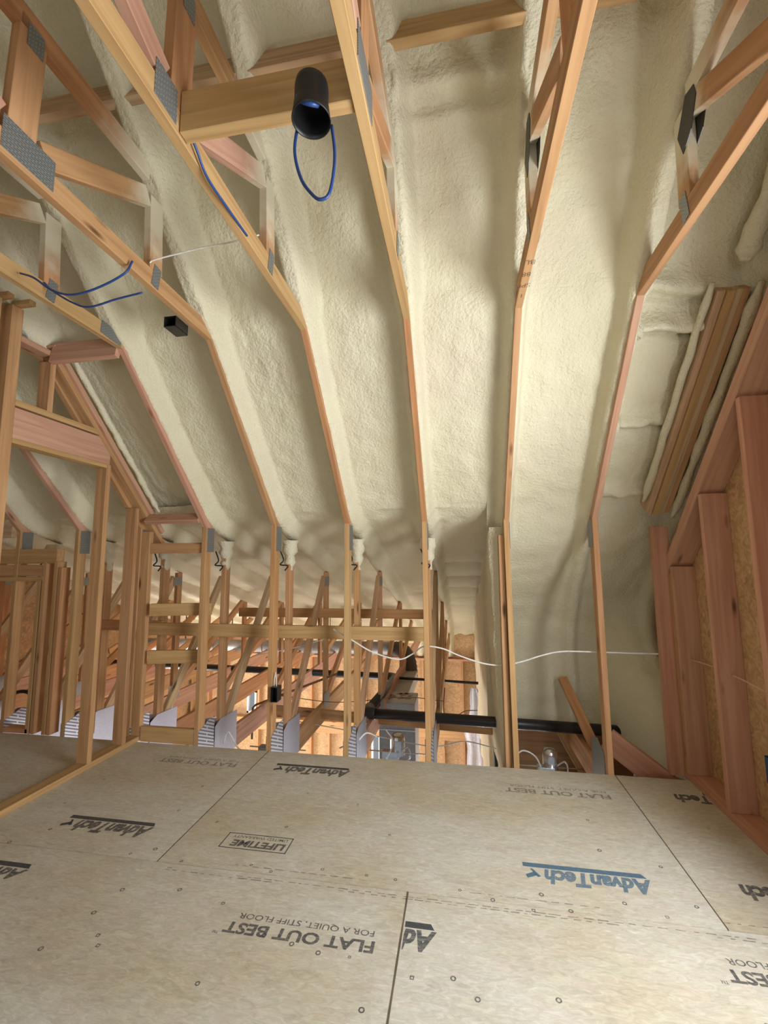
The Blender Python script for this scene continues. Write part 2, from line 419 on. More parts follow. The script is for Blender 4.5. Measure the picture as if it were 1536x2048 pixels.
def foam_sheet(bm, path, xs, part, extra=None, cutf=None, first=None):
    """path: dense list of (y,z,ny,nz) with normals pointing out (to the roof); returns rows"""
    rows = []
    for (y, z, ny, nzv, s) in path:
        row = []
        for x in xs:
            h = foam_depth(x, s, y, z, part)
            if extra: h += extra(x, y, z)
            row.append(bm.verts.new((x, y+ny*h, z+nzv*h)))
        rows.append(row)
    for a, b in zip(rows, rows[1:]):
        for i in range(len(xs)-1):
            if cutf and cutf((a[i].co+b[i+1].co)/2): continue
            bm.faces.new((a[i], a[i+1], b[i+1], b[i]))
    return rows
def resample(pts, step):
    out = []; s = 0
    for (a, b) in zip(pts, pts[1:]):
        a = Vector(a); b = Vector(b); L = (b-a).length; n = max(1, round(L/step))
        for i in range(n): out.append(a.lerp(b, i/n))
    out.append(Vector(pts[-1])); return out
def with_normals(P, blend=2):
    res = []; s = 0
    for i, p in enumerate(P):
        a = P[max(i-blend, 0)]; b = P[min(i+blend, len(P)-1)]; t = (b-a).normalized()
        n = Vector((-t.y, t.x)) 
        if n.y < 0 and abs(n.x) < .99: n = -n
        if n.x < 0 and n.y < .2: n = -n
        res.append((p.x, p.y, n.x, n.y, s)); s += .01
    return res
def main_extra(x, y, z):
    e = 0
    # rolled lip of foam near the top of the bay right of the long centre truss
    if TX[4]+.04 < x < TX[5]-.03:
        yy = 1.625 + .03*nz(x, 0, 0, 4, 2)
        e += -.035*math.exp(-((y-yy)/.03)**2) + .02*math.exp(-((y-yy-.05)/.02)**2) - .02*math.exp(-((y-yy-.09)/.025)**2)
    # sprayed-over blocking in the last bay before the gable
    if x > TX[6]+.05:
        for yy, a in ((2.30+.05*nz(x, 0, 0, 3, 7)+.12*(x-1.2), .04), (2.44+.02*nz(x, 1, 0, 6, 2), .07), (2.86, .045), (3.26, .035)):
            u = (y-yy)
            e += -a*1.1*math.exp(-(u/.035)**2)*(1+.7*nz(x, y, z, 12, 3)) + a*1.0*math.exp(-((u-.042)/.011)**2)
        e += .028*nz(x, y, z, 6, 5)*smooth((x-1.05)/.25)
    # streaky thinner coat in the framed opening bay
    if TX[0]+.02 < x < TX[1]-.02 and y > 2.33:
        e += .05 + .007*nz(x*3, y*.35, z*.35, 9, 4)
    return e
def frange(a, b, st): n = max(1, round((b-a)/st)); return [a+(b-a)*i/n for i in range(n+1)]
fb = bmesh.new()
xs = frange(-5.6, 1.60, .0125)
OFF = 0
P1 = resample([(.30, 4.783), (3.30, 1.783)], .017)
foam_sheet(fb, with_normals(P1), xs, 'main', main_extra)
# shallow rear slope over the lower rooms, left of the foam partition
def fixn(rows, n):
    out = []
    for i, (y, z, a, b, s) in enumerate(rows):
        q = smooth(i/n); a, b = a*q+SQ*(1-q), b*q+SQ*(1-q); l = math.hypot(a, b); out.append((y, z, a/l, b/l, s))
    return out
def rear_extra(x, y, z):
    # pillowy lifts across the narrow gap beside the foam partition
    if x < TX[4]+.03: return 0
    u = smooth((x-TX[4]-.03)/.06)*smooth((y-4.3)/.3); ph = (y-4.4)/.55 + .12*nz(x*2, 0, 0, 2, 3)
    return u*.07*(1-abs(math.sin(math.pi*ph)))**1.5*1.2
P2 = resample([(3.27, 1.813), (3.36, 1.735), (3.52, 1.66), (3.75, 1.59), (9.25, -.06), (9.40, -.2), (9.43, -.55)], .025)
foam_sheet(fb, fixn(with_normals(P2), 9), frange(-6.2, .35, .0175), 'rear', rear_extra)
# steep slope carried on down to the eave, right of the foam partition, rounding over to a short upright face
P3 = resample([(3.27, 1.813), (4.02, 1.06), (4.16, .86), (4.24, .60), (4.27, -.02), (4.27, -.10)], .025)
def eave_extra(x, y, z):
    # the foam swells towards the gable corner and the floor edge
    u = smooth((x-1.12)/.4)*smooth((1.1-z)/1.0)*(1 if x < 1.60 else .9); v = smooth((.9-z)/.9)*.05*nz(x, y, z, 2, 2)
    return -u*.80 + v
foam_sheet(fb, with_normals(P3, 3), frange(.22, 1.78, .02), 'eave', eave_extra)
ceiling = link('ceiling', mesh_from_bm('ceiling', fb, True), M['foam']); tag(ceiling, kind='structure')
# roof deck above the foam keeps daylight out
roofb = bmesh.new()
def quad(bm, a, b, c, d): bm.faces.new([bm.verts.new(v) for v in (a, b, c, d)])
quad(roofb, (-6.3, .3, 5.05), (1.7, .3, 5.05), (1.7, 3.5, 1.95), (-6.3, 3.5, 1.95))
quad(roofb, (-6.3, 3.5, 1.95), (.35, 3.5, 1.95), (.35, 9.8, .15), (-6.3, 9.8, .15))
quad(roofb, (.3, 3.5, 1.95), (1.79, 3.5, 1.95), (1.79, 5.2, .2), (.3, 5.2, .2))
quad(roofb, (.9, 5.2, .25), (1.79, 5.2, .25), (1.79, 5.2, -1.5), (.9, 5.2, -1.5))
quad(roofb, (.9, 4.75, -.62), (1.79, 4.75, -.62), (1.79, 3.3, -.62), (.9, 3.3, -.62))
quad(roofb, (-6.3, .3, 5.05), (1.7, .3, 5.05), (1.7, -2.7, 2.05), (-6.3, -2.7, 2.05))
link('roof_sheathing', mesh_from_bm('roof_sheathing', roofb), M['osb'], ceiling)
# rear slope foam behind the viewer
rb = bmesh.new(); quad(rb, (-6.2, .32, 4.77), (1.6, .32, 4.77), (1.6, -2.7, 1.76), (-6.2, -2.7, 1.76))
tag(link('ceiling_rear', mesh_from_bm('ceiling_rear', rb), M['foam']), kind='structure')
# foam-coated partition that divides the shallow wing from the steep eave
wb = bmesh.new(); rows = []
for y in frange(3.42, 9.5, .06):
    row = []
    zt = 1.72-.29*(y-3.3); zb = -.35 if y < 4.6 else -1.6
    for i in range(41):
        z = zt + (zb-zt)*i/40
        x = .235 + .02*nz(0, y, z, 2.5, 4) + .05*smooth((.9-z)/1.2) + .012*nz(0, y, z, 9, 1) - .02*smooth((y-3.4)/3)
        row.append(wb.verts.new((x, y, z)))
    rows.append(row)
for a, b in zip(rows, rows[1:]):
    for i in range(40): wb.faces.new((a[i], b[i], b[i+1], a[i+1]))
rr = [wb.verts.new((.335, v.co.y, v.co.z)) for v in rows[0]]
for i in range(40): wb.faces.new((rows[0][i], rows[0][i+1], rr[i+1], rr[i]))
rr2 = [wb.verts.new((.335, r[0].co.y, r[0].co.z)) for r in rows]; rr3 = [wb.verts.new((.335, r[-1].co.y, r[-1].co.z)) for r in rows]
for i in range(len(rows)-1): wb.faces.new((rr2[i], rr2[i+1], rr3[i+1], rr3[i]))
tag(link('wall_divider', mesh_from_bm('wall_divider', wb, True), M['foam']), kind='structure')

# ------------------------------------------------------------------ roof trusses
def n_out(a, b):
    d = (Vector(b)-Vector(a)).normalized(); return Vector((-d.y, d.x))
def tm(name, k, a, b, m, parent, d=.089, off=0, x=0, t=.038, cut=(0, 0)):
    """truss member in the plane of truss k; (y,z) ends, off = shift of the centre line along its left normal"""
    n = n_out(a, b); X = TX[k]+x
    p0 = Vector((X, a[0]+n.x*off, a[1]+n.y*off)); p1 = Vector((X, b[0]+n.x*off, b[1]+n.y*off))
    return board(name, p0, p1, t, d, m, parent, up=(0, n.x, n.y), cut=cut)
def gus(parent, k, poly, side=1, m='plate', name='gusset_plate', x=0):
    X = TX[k] + x + side*.0195
    c = Vector((X, sum(p[0] for p in poly)/len(poly), sum(p[1] for p in poly)/len(poly)))
    o = prism(name, [(p[0]-c.y, p[1]-c.z) for p in poly], 'X', 0, .0025*side, M[m], None)
    o.matrix_world = Matrix.Translation(c); o.parent = parent; o.matrix_parent_inverse = PM[parent.name].inverted()
    return o
def rect(cy, cz, w_, h_, ang=0):
    c, s = math.cos(R(ang)), math.sin(R(ang))
    return [(cy+u*c-v*s, cz+u*s+v*c) for u, v in ((-w_/2, -h_/2), (w_/2, -h_/2), (w_/2, h_/2), (-w_/2, h_/2))]
LAB = {
 -5: 'roof truss at the outermost left end, barely seen through the studs', -4: 'roof truss next to the outermost left one',
 -3: 'roof truss three bays beyond the left stud partition',
 -2: 'roof truss two bays beyond the left stud partition',
 -1: 'roof truss one bay beyond the left stud partition, bright foam beside its rafter',
 0: 'roof truss directly behind the sloped plates of the left stud partition',
 1: 'roof truss next right of the left partition, post beside the short horizontal blocks',
 2: 'roof truss with large grey plate at upper left and black box on its post',
 3: 'roof truss left of the black ceiling can, blue cable along its chord',
 4: 'roof truss just right of the black ceiling can, long post near the centre',
 5: 'roof truss with brown stamped lettering on its chord, doubled post',
 6: 'roof truss nearest the gable wall, pinkish rafter and a single bowed post',
}
CH = {-5: 'fir', -4: 'fir', -3: 'fir', -2: 'fir', -1: 'fir', 0: 'yellow', 1: 'yellow', 2: 'fir', 3: 'yellow', 4: 'yellow', 5: 'fir', 6: 'fir'}
PO = {-5: 'fir', -4: 'fir', -3: 'fir', -2: 'fir', -1: 'yellow', 0: 'fir', 1: 'fir', 2: 'yellow', 3: 'yellow', 4: 'yellow', 5: 'yellow', 6: 'fir'}
RA = {-5: 'fir', -4: 'fir', -3: 'fir', -2: 'pink', -1: 'pink', 0: 'fir', 1: 'pink', 2: 'fir', 3: 'fir', 4: 'fir', 5: 'fir', 6: 'pink'}
trusses = {}
for k in range(-5, 7):
    t = empty('roof_truss', (TX[k], YP, 0), LAB[k], 'roof truss'); trusses[k] = t
    # sloped rafter, its inner edge on the line kink -> knee
    tm('rafter', k, (YP+.03, ZP-.03), (YK-.04, ZK+.04), M[RA[k]], t, off=-.0445)
    tm('ceiling_chord', k, (-.9, ZK), (YK+.03, ZK), M[CH[k]], t, off=.0445)
    zc = 3.31 if k <= 3 else 3.23
    tm('collar', k, (-.9, zc), (1.72, zc), M['spraycollar'], t, off=.0445)
    tm('web', k, (1.80, 2.875), (1.78, 3.25), M['sprayvert'], t)
    tm('web', k, (1.20, 2.915), (1.72, 3.225), M['sprayslantpink' if k == 3 else 'sprayslant'], t)
    tm('web', k, (1.115, 2.875), (1.125, 3.36), M['fir'], t, d=.1)
    tm('web', k, (.50, 3.16), (1.04, 2.92), M['pink'], t)
    if k < 5:
        gy, gw = {3: (1.045, .10), 2: (1.145, .19)}.get(k, (1.11, .20))
        gus(t, k, rect(gy, 2.862, gw, .12, 0)); gus(t, k, rect(gy, 2.862, gw, .12, 0), -1); gus(t, k, rect(1.13, 3.30, .06, .09))
    gus(t, k, rect(1.80, 2.848, .05, .115, -8))
    gus(t, k, rect(1.80, 2.848, .05, .115, -8), -1)
    
    if k < 2: gus(t, k, rect(2.20, 2.83, .16, .08, -5)); gus(t, k, rect(2.20, 2.83, .16, .08, -5), -1)
    # knee post; plates where it meets the rafter
    if k <= 4 or k == 6:
        tm('post', k, (YP, -.02), (YP, ZP+.02), M[PO[k]], t, off=-.0445)
    gus(t, k, rect(3.37, 1.62, .10, .20, 0)); gus(t, k, rect(3.37, 1.62, .10, .20, 0), -1)
    if k <= 4:
        tm('post', k, (3.62, -.25), (3.62, 1.47), M[random.choice(['fir', 'yellow'])], t, off=-.0445)
        tm('web', k, (3.74, .04), (4.66, 1.26), M['pale'], t)
        tm('web', k, (4.72, -.1), (4.72, 1.32), M['fir'], t, off=-.02)
        tm('web', k, (4.80, .0), (6.36, .86), M['fir'], t)
        tm('web', k, (6.40, -.1), (6.40, .82), M['fir'], t)
        tm('web', k, (6.5, .0), (7.9, .40), M['fir'], t)
        tm('bottom_chord', k, (3.34, -.15), (9.40, -.15), M['pink' if k % 2 else 'fir'], t, d=.19)
        gus(t, k, [(3.30, -.20), (3.525, -.20), (3.525, .155), (3.45, .155), (3.30, .10)], 1, 'heel', 'heel_plate')
        gus(t, k, [(3.535, -.24), (3.90, -.24), (3.90, .085), (3.62, .10), (3.535, .06)], 1, 'heelflat', 'heel_plate', x=.003)
        gus(t, k, [(3.30, -.20), (3.90, -.24), (3.90, .085), (3.62, .10), (3.45, .155), (3.30, .10)], -1, 'heelflat', 'heel_plate')
        gus(t, k, rect(4.70, 1.22, .16, .1)); gus(t, k, rect(4.72, -.04, .2, .16))
for k in (5, 6):
    t = trusses[k]
    if k == 5:
        board('post', (TX[k]-.0, YP+.0445, -.02), (TX[k]-.004, YP+.0445, ZP+.02), .038, .089, M['yellow'], t, up=(0, 1, 0))
        board('post', (TX[k]-.05, YP+.085, -.02), (TX[k]-.042, YP+.085, 1.62), .038, .089, M['fir'], t, up=(0, 1, 0))
        tm('post', k, (3.62, -.25), (3.62, 1.30), M['fir'], t, off=-.0445, x=-.04)
    else:
        board('web', (.879, 4.24, .385), (1.04, 3.72, -.14), .038, .075, M['fir'], t, up=(1, 0, 0))
        gus(t, k, [(3.36, -.2), (3.66, -.2), (3.66, .11), (3.50, .16), (3.36, .10)], -1, 'plate', 'heel_plate')
    tm('bottom_chord', k, (3.34, -.15), (4.9, -.15), M['fir'], t, d=.19)
# black straps that close the collar ends nearest the gable
for k, z0 in ((5, 0), (6, 0)):
    t = trusses[k]
    gus(t, k, [(1.66, 3.25), (1.72, 3.27), (1.80, 3.16), (1.77, 3.06), (1.70, 3.10), (1.65, 3.2)], 1 if k == 5 else -1, 'black', 'black_strap')
    gus(t, k, [(1.66, 3.25), (1.72, 3.27), (1.80, 3.16), (1.77, 3.06), (1.70, 3.10), (1.65, 3.2)], -1 if k == 5 else 1, 'black', 'black_strap')
# foam-coated crumple at the head of every second post
for k in range(-2, 5):
    bm = bmesh.new()
    random.seed(k+30)
    for j in range(9):
        z = -.26*j/8; r = .050*(1-j/8)**.8 + .028 + .012*math.sin(j*2.1+k)
        ring_ = []
        for a in range(14):
            th = 2*math.pi*a/14; rr_ = r*(1+.22*nz(math.cos(th)*2+k, math.sin(th)*2, z*18, 1, 2))
            ring_.append(bm.verts.new((rr_*.9*math.cos(th), rr_*math.sin(th), z)))
        if j:
            for a in range(14): bm.faces.new((pr[a], pr[(a+1) % 14], ring_[(a+1) % 14], ring_[a]))
        pr = ring_
    o = link('foam_crumple', mesh_from_bm('foam_crumple', bm, True), M['foam'], trusses[k], Matrix.Translation((TX[k], 3.665, 1.62)))
    wpts = [(TX[k]-.055, 3.58, 1.53), (TX[k]-.02, 3.57, 1.45), (TX[k]-.045, 3.56, 1.41), (TX[k]+.02, 3.57, 1.40), (TX[k]-.01, 3.58, 1.36)]
    tube('black_wire', wpts, .006, M['black'], trusses[k], 6)
# stamps on the chord of the truss right of centre
def stamp(body, k, y, size, parent, rot=0):
    cu = bpy.data.curves.new('t', 'FONT'); cu.body = body; cu.size = size; cu.align_x = 'CENTER'; cu.align_y = 'CENTER'
    to = bpy.data.objects.new('t', cu); COL.objects.link(to); bpy.context.view_layer.update()
    me = bpy.data.meshes.new_from_object(to.evaluated_get(bpy.context.evaluated_depsgraph_get())); bpy.data.objects.remove(to)
    me.materials.clear()
    link('ink_stamp', me, M['dust'], parent, Matrix.Translation((TX[k], y, ZK-.0012)) @ Matrix.Rotation(math.pi, 4, 'X') @ Matrix.Rotation(R(rot), 4, 'Z'))
for i, s_ in enumerate(('BLI', '88', 'SPF', 'I')): stamp(s_, 5, 1.93+.085*i, .044, trusses[5], 180)

# ------------------------------------------------------------------ gable wall on the right
wr = empty('wall_right', (1.5, 3.3, 0), kind='structure')
XI, XO = 1.43, 1.57
UND = 4.70                                    # underside of the sloped top plate: y + z
gp = [(-2.7, -.3), (.38, -.3), (.38, 2.25), (1.92, 2.25), (1.92, -.3), (4.9, -.3), (4.9, .1), (.3, 5.0), (-2.7, 2.0)]
# sheathing in pieces round the window opening
for i, pl in enumerate(([(-2.7, -.3), (.38, -.3), (.38, 4.8), (.3, 4.9), (-2.7, 2.0)], [(1.92, -.3), (3.44, -.3), (3.44, 1.78), (1.92, 3.3)], [(.38, 2.12), (1.92, 2.12), (1.92, 3.3), (.38, 4.8)], [(.38, -.3), (1.92, -.3), (1.92, .5), (.38, .5)])):
    prism('sheathing_panel', pl, 'X', XO, XO+.012, M['osb'], wr)
prism('sheathing_panel', [(3.43, -.6), (5.2, -.6), (5.2, .3), (3.43, 2.0)], 'X', 1.77, 1.782, M['osb'], wr)  # panel added outside the wall line to shut out daylight at the eave
prism('sheathing_panel', [(XO, -.6), (1.775, -.6), (1.775, 1.9), (XO, 1.9)], 'Y', 3.425, 3.437, M['osb'], wr)  # return piece added to close the same daylight gap
for y, m in ((3.30, 'pink'), (2.865, 'pink'), (2.43, 'pink'), (2.00, 'pink')):
    zt = UND-y-.02
    board('stud', ((XI+XO)/2, y, .038), ((XI+XO)/2, y, zt), .038, .14, M[m], wr, up=(1, 0, 0), cut=(0, 0))
board('stud', (XI-.028, 3.38, .0), (XI-.028, 3.38, 1.66), .06, .10, M['pink'], wr, up=(1, 0, 0))
board('stud', (XI+.07, 3.345, .038), (XI+.07, 3.345, 1.33), .038, .14, M['fir'], wr, up=(1, 0, 0))
board('bottom_plate', (1.5, -2.6, .019), (1.5, 3.42, .019), .14, .038, M['pink'], wr)
board('sloped_plate', (1.5, 3.45, UND-3.45+.027), (1.5, .2, UND-.2+.027), .14, .038, M['pink'], wr, up=(0, 1, 1))
board('sloped_plate', (1.5, 3.45, UND-3.45+.081), (1.5, .2, UND-.2+.081), .14, .038, M['pink'], wr, up=(0, 1, 1))
board('window_sill_plate', (1.5, .3, .5), (1.5, 1.98, .5), .14, .038, M['fir'], wr)
board('window_header', (1.5, .3, 2.2), (1.5, 1.98, 2.2), .14, .14, M['fir'], wr)
# three-ply rafter left bare beside the gable, with a bead of foam along it
ln0, ln1 = Vector((.02, 2.315, 2.77)), Vector((0, 3.33, 1.74))
gr = empty('gable_rafter', (1.36, 3.33, 1.74), 'bare laminated sloped rafter beside the gable wall, streaked with foam at its edges', 'rafter')
for i, (x, m, dz) in enumerate(((1.335, 'pale', .012), (1.374, 'yellow', 0), (1.413, 'pale', .01), (1.452, 'fir', .016))):
    a = ln1+Vector((x, dz, dz)); b = ln0+Vector((x, dz, dz))
    board('rafter_ply', a, b, .037, .14, M[m], gr, up=(0, 1, 1), side=(0, .5))
def foam_bead(name, a, b, r, parent, seed=0, flat=1):
    a = Vector(a); b = Vector(b); n = 70; pts = [a.lerp(b, i/n) for i in range(n+1)]
    pts = [p+Vector((.006*nz(p.x, p.y, p.z, 8, seed), .006*nz(p.x, p.y, p.z, 8, seed+3), 0)) for p in pts]
    o0 = pts[0].copy(); pts = [p-o0 for p in pts]
    bm = tube_bm(pts, r, 14, rf=lambda t, i: r*(1+.35*nz(i*.13, seed, 0, 1, seed))*(.5+.5*smooth(min(t, 1-t)*12)))
    for v in bm.verts:
        v.co += Vector((1, 1, 1))*.004*nz(v.co.x, v.co.y, v.co.z, 30, seed)
    return link(name, mesh_from_bm(name, bm, True), M['foam'], parent, Matrix.Translation(o0))
foam_bead('foam_bead', (1.512, 2.29, 2.79), (1.495, 3.36, 1.725), .028, gr, 1)
foam_bead('foam_bead', (1.312, 2.33, 2.83), (1.300, 3.32, 1.84), .022, gr, 5)
foam_bead('foam_bead', (1.425, 1.75, 3.36), (1.42, 2.25, 2.88), .045, gr, 8)
for y in (2.5, 2.9, 3.1): pass

# ------------------------------------------------------------------ stud partition on the left
wl = empty('wall_left', (-2.62, 2.4, 0), kind='structure')
XL = -2.645
board('bottom_plate', (XL, -1.5, .019), (XL, 3.40, .019), .089, .038, M['yellow'], wl)
def pst(y, z0, z1, m='fir', w_=.038, x=XL): return board('stud', (x, y, z0), (x, y, z1), w_, .089, M[m], wl, up=(1, 0, 0), bev=.002)
pst(2.83, .038, 2.17, 'fir', .04); pst(3.15, .038, 1.88, 'fir'); pst(3.335, .038, 1.70, 'fir', .045)
pst(2.065, .038, 2.98, 'fir', .07); pst(1.95, .038, 2.98, 'yellow', .04)
board('header', (XL, 2.101, 2.27), (XL, 2.84, 2.27), .081, .19, M['pink'], wl); 
board('header_plate', (XL, 2.101, 2.395), (XL, 2.74, 2.395), .087, .038, M['yellow'], wl)
board('header_plate', (XL, 2.101, 2.160), (XL, 2.845, 2.160), .087, .030, M['yellow'], wl)
pst(2.32, 2.41, 2.75, 'fir')
board('top_plate', (XL, 2.101, 2.80), (XL, 2.33, 2.80), .087, .038, M['pink'], wl)
board('top_plate', (XL, 2.31, 2.815), (XL, 3.50, 1.600), .089, .038, M['fir'], wl, up=(0, 1, 1))
board('top_plate', (XL+.01, 2.31, 2.868), (XL+.01, 3.46, 1.700), .11, .038, M['pink'], wl, up=(0, 1, 1))
board('plate_offcut', (XL-.07, 1.98, 3.0), (XL+.09, 1.98, 3.0), .04, .03, M['yellow'], wl); board('plate_offcut', (XL+.03, 2.07, 3.0), (XL+.14, 2.07, 3.0), .04, .03, M['yellow'], wl)
foam_bead('foam_bead', (XL+.085, 2.40, 2.84), (XL+.085, 3.36, 1.87), .022, wl, 12)

def thing_board(name, label, cat, p0, p1, t, d, m, group=None, **kw):
    o = board(name, p0, p1, t, d, M[m], None, **kw); return tag(o, label, cat, group)
# blocks between partition and first truss
xa, xb = TX[0]+.03, TX[1]-.019
xb0 = XL+.045
thing_board('blocking_board', 'pinkish block at the top of the sloped framed bay on the left', 'block', (xb0, 2.31, 2.80), (xb, 2.31, 2.80), .038, .14, 'pink', up=(0, .2, 1))
thing_board('blocking_board', 'reddish block at the foot of the sloped framed bay on the left', 'block', (xb0, 3.27, 1.80), (xb, 3.27, 1.80), .038, .089, 'pink', up=(0, .7, .7))
thing_board('blocking_board', 'dark orange block just below the knee, between left partition and first post', 'block', (xb0, 3.34, 1.555), (xb, 3.34, 1.555), .038, .085, 'fir')
thing_board('blocking_board', 'yellow block at about shoulder height, upper of the two between left partition and first post', 'block', (-2.55, 3.30, 1.045), (TX[1]+.02, 3.42, 1.045), .038, .10, 'yellow')
thing_board('blocking_board', 'yellow-brown block, lower of the two between left partition and first post', 'block', (-2.56, 3.32, .66), (TX[1]-.0, 3.42, .66), .038, .105, 'yellow')
thing_board('blocking_board', 'short pale block standing on the floor edge between left partition and first post', 'block', (-2.58, 3.32, .06), (xb, 3.32, .06), .038, .115, 'yellow')
# long lateral braces on the back posts
thing_board('lateral_brace', 'long horizontal brace across the back posts, upper of the two', 'brace', (TX[1]-.35, 4.60, .885), (TX[4]+.02, 4.60, .885), .038, .095, 'yellow')
thing_board('lateral_brace', 'long horizontal brace across the back posts, lower and thicker of the two', 'brace', (TX[0]-.1, 3.56, .85), (TX[4]-.02, 3.56, .85), .038, .105, 'yellow')
thing_board('lateral_brace', 'short dark brace beyond the left partition between two back posts', 'brace', (TX[-1]-.1, 3.60, .87), (TX[0]+.05, 3.60, .87), .038, .09, 'fir')
# line of ridge blocks set between the buried top chords
names = {0: 'at the far left', 1: 'two bays left of the black can', 2: 'one bay left of the black can', 3: 'above and behind the black can', 4: 'in the wide bay right of the black can', 5: 'in the bay before the gable'}
for k in range(0, 6):
    thing_board('purlin_block', 'board set high against the roof foam ' + names[k], 'board', (TX[k]+.02, 1.56, 3.605), (TX[k+1]-.02, 1.56, 3.605), .038, .15, 'yellow' if k > 3 else 'pale', 'line of boards high on the roof slope', up=(0, .3, 1))
# board that carries the can light
cb = thing_board('can_mounting_board', 'wide horizontal board holding the black recessed can between two trusses', 'board', (TX[3]+.021, 1.132, 2.868), (TX[4]-.021, 1.132, 2.868), .042, .15, 'yellow')

# ------------------------------------------------------------------ can light and cables
can = empty('recessed_can_light', (-.383, 1.045, 2.66), 'black recessed light can hanging beside the wide board, blue cable inside', 'light fixture')
def can_body(r, h, seg=36): return [(r*.80, h), (r*.86, h-.004), (r*.90, h-.02), (r*.9, .05), (r*.93, .045), (r*1.0, .012), (r*1.04, 0), (r*.99, 0), (r*.95, .014), (r*.86, .05), (r*.84, h-.02), (0.001, h-.02)]
lathe('housing', can_body(.054, .12), (-.383, 1.052, 2.675), M['canblack'], can)
board('mounting_ear', (-.383, 1.108, 2.70), (-.383, 1.108, 2.85), .03, .004, M['canblack'], can, up=(0, 1, 0), bev=0)
tube('cable_end', [(-.405, 1.04, 2.77), (-.412, 1.02, 2.72), (-.395, 1.01, 2.693), (-.37, 1.012, 2.682), (-.355, 1.025, 2.69)], .0075, M['blue'], can, 10)
tube('bare_tip', [(-.355, 1.025, 2.69), (-.350, 1.025, 2.70), (-.347, 1.027, 2.71)], .005, M['steel'], can, 8)
cab = lambda pts, label, m='blue', r=.0048, nm='cable', seg=8: tag(tube(nm, pts, r, M[m], None, seg), label, 'cable')
cab([(-.438, 1.105, 2.80), (-.438, 1.09, 2.72), (-.443, 1.08, 2.618), (-.422, 1.08, 2.526), (-.386, 1.08, 2.468), (-.361, 1.08, 2.45), (-.337, 1.08, 2.465), (-.324, 1.08, 2.534), (-.322, 1.08, 2.60), (-.331, 1.08, 2.68)], 'blue cable hanging in a long loop under the black can')
cab([(TX[3]+.03, 1.13, 2.84), (TX[3]+.035, 1.178, 2.806), (TX[3]+.03, 1.257, 2.771), (TX[3]+.027, 1.394, 2.777), (TX[3]+.024, 1.558, 2.791)], 'blue cable running along the truss chord left of the black can')
cab([(-2.05, 1.62, 2.82), (-1.945, 1.6, 2.769), (-1.84, 1.6, 2.695), (-1.729, 1.6, 2.658), (-1.598, 1.6, 2.674), (-1.461, 1.6, 2.727), (-1.44, 1.62, 2.80)], 'dark blue cable sagging between two chords at upper left, upper of the pair')
cab([(-2.06, 1.75, 2.86), (-2.013, 1.75, 2.814), (-1.886, 1.75, 2.733), (-1.782, 1.75, 2.696), (-1.629, 1.75, 2.72), (-1.49, 1.75, 2.737)], 'dark blue cable sagging between two chords at upper left, lower of the pair')
cab([(-1.458, 1.75, 2.89), (-1.423, 1.75, 2.903), (-1.211, 1.75, 2.927), (-1.03, 1.75, 2.938), (-.887, 1.75, 2.955)], 'thin white cable crossing from chord to chord below the roof foam', 'white', .0035)
cab([(-1.0, 3.40, .90), (-.86, 3.42, .82), (-.69, 3.42, .73), (-.49, 3.42, .68), (-.38, 3.42, .72), (-.29, 3.42, .78), (-.15, 3.42, .77), (-.02, 3.42, .72), (.15, 3.42, .67), (.29, 3.42, .66), (.43, 3.42, .69), (.58, 3.42, .74), (.72, 3.42, .77), (.95, 3.42, .772), (1.19, 3.42, .77), (1.34, 3.42, .77), (1.40, 3.40, .77)], 'long white cable strung through the knee posts towards the gable wall', 'white', .0055)
cab([(1.50, 3.29, .762), (1.5, 3.09, .775), (1.5, 2.89, .782)], 'short tan cable between the two far gable studs', 'tan', .0045)
cab([(1.50, 2.84, .775), (1.5, 2.70, .770), (1.5, 2.45, .755)], 'short tan cable between the two nearer gable studs', 'tan', .0045)
cab([(-1.95, 4.0, .55), (-1.6, 4.2, .60), (-1.2, 4.3, .72), (-.95, 4.2, .86)], 'thin pale cable rising through the back posts behind the black wall box', 'white', .004)
# electrical boxes
def ebox(label, a, b, m='black', wire=None):
    t = empty('electrical_box', ((a[0]+b[0])/2, (a[1]+b[1])/2, a[2]), label, 'electrical box')
    th = .004; bm = bmesh.new(); A = Vector(a); B = Vector(b)
    box('box_back', (a[0], b[1]-th, a[2]), (b[0], b[1], b[2]), M[m], t, .001)
    box('box_side', (a[0], a[1], a[2]), (a[0]+th, b[1], b[2]), M[m], t, .001); box('box_side', (b[0]-th, a[1], a[2]), (b[0], b[1], b[2]), M[m], t, .001)
    box('box_side', (a[0], a[1], a[2]), (b[0], b[1], a[2]+th), M[m], t, .001); box('box_side', (a[0], a[1], b[2]-th), (b[0], b[1], b[2]), M[m], t, .001)
    return t
ebx = ebox('black electrical box on the side of the post under the lower brace', (TX[2]+.02, 3.27, .365), (TX[2]+.075, 3.35, .475))
tube('wire', [(TX[2]+.03, 3.31, .475), (TX[2]+.032, 3.31, .53), (TX[2]+.04, 3.31, .56)], .004, M['white'], ebx, 6); tube('wire', [(TX[2]+.05, 3.31, .475), (TX[2]+.05, 3.31, .52), (TX[2]+.04, 3.31, .58)], .004, M['white'], ebx, 6)
ebox('small black electrical box fixed beside a ceiling chord at upper left', (TX[2]-.095, 2.02, 2.72), (TX[2]-.022, 2.13, 2.78))
ebox('blue electrical box on a gable stud low on the right', (1.46, 2.475, .33), (1.54, 2.56, .46), 'navy')

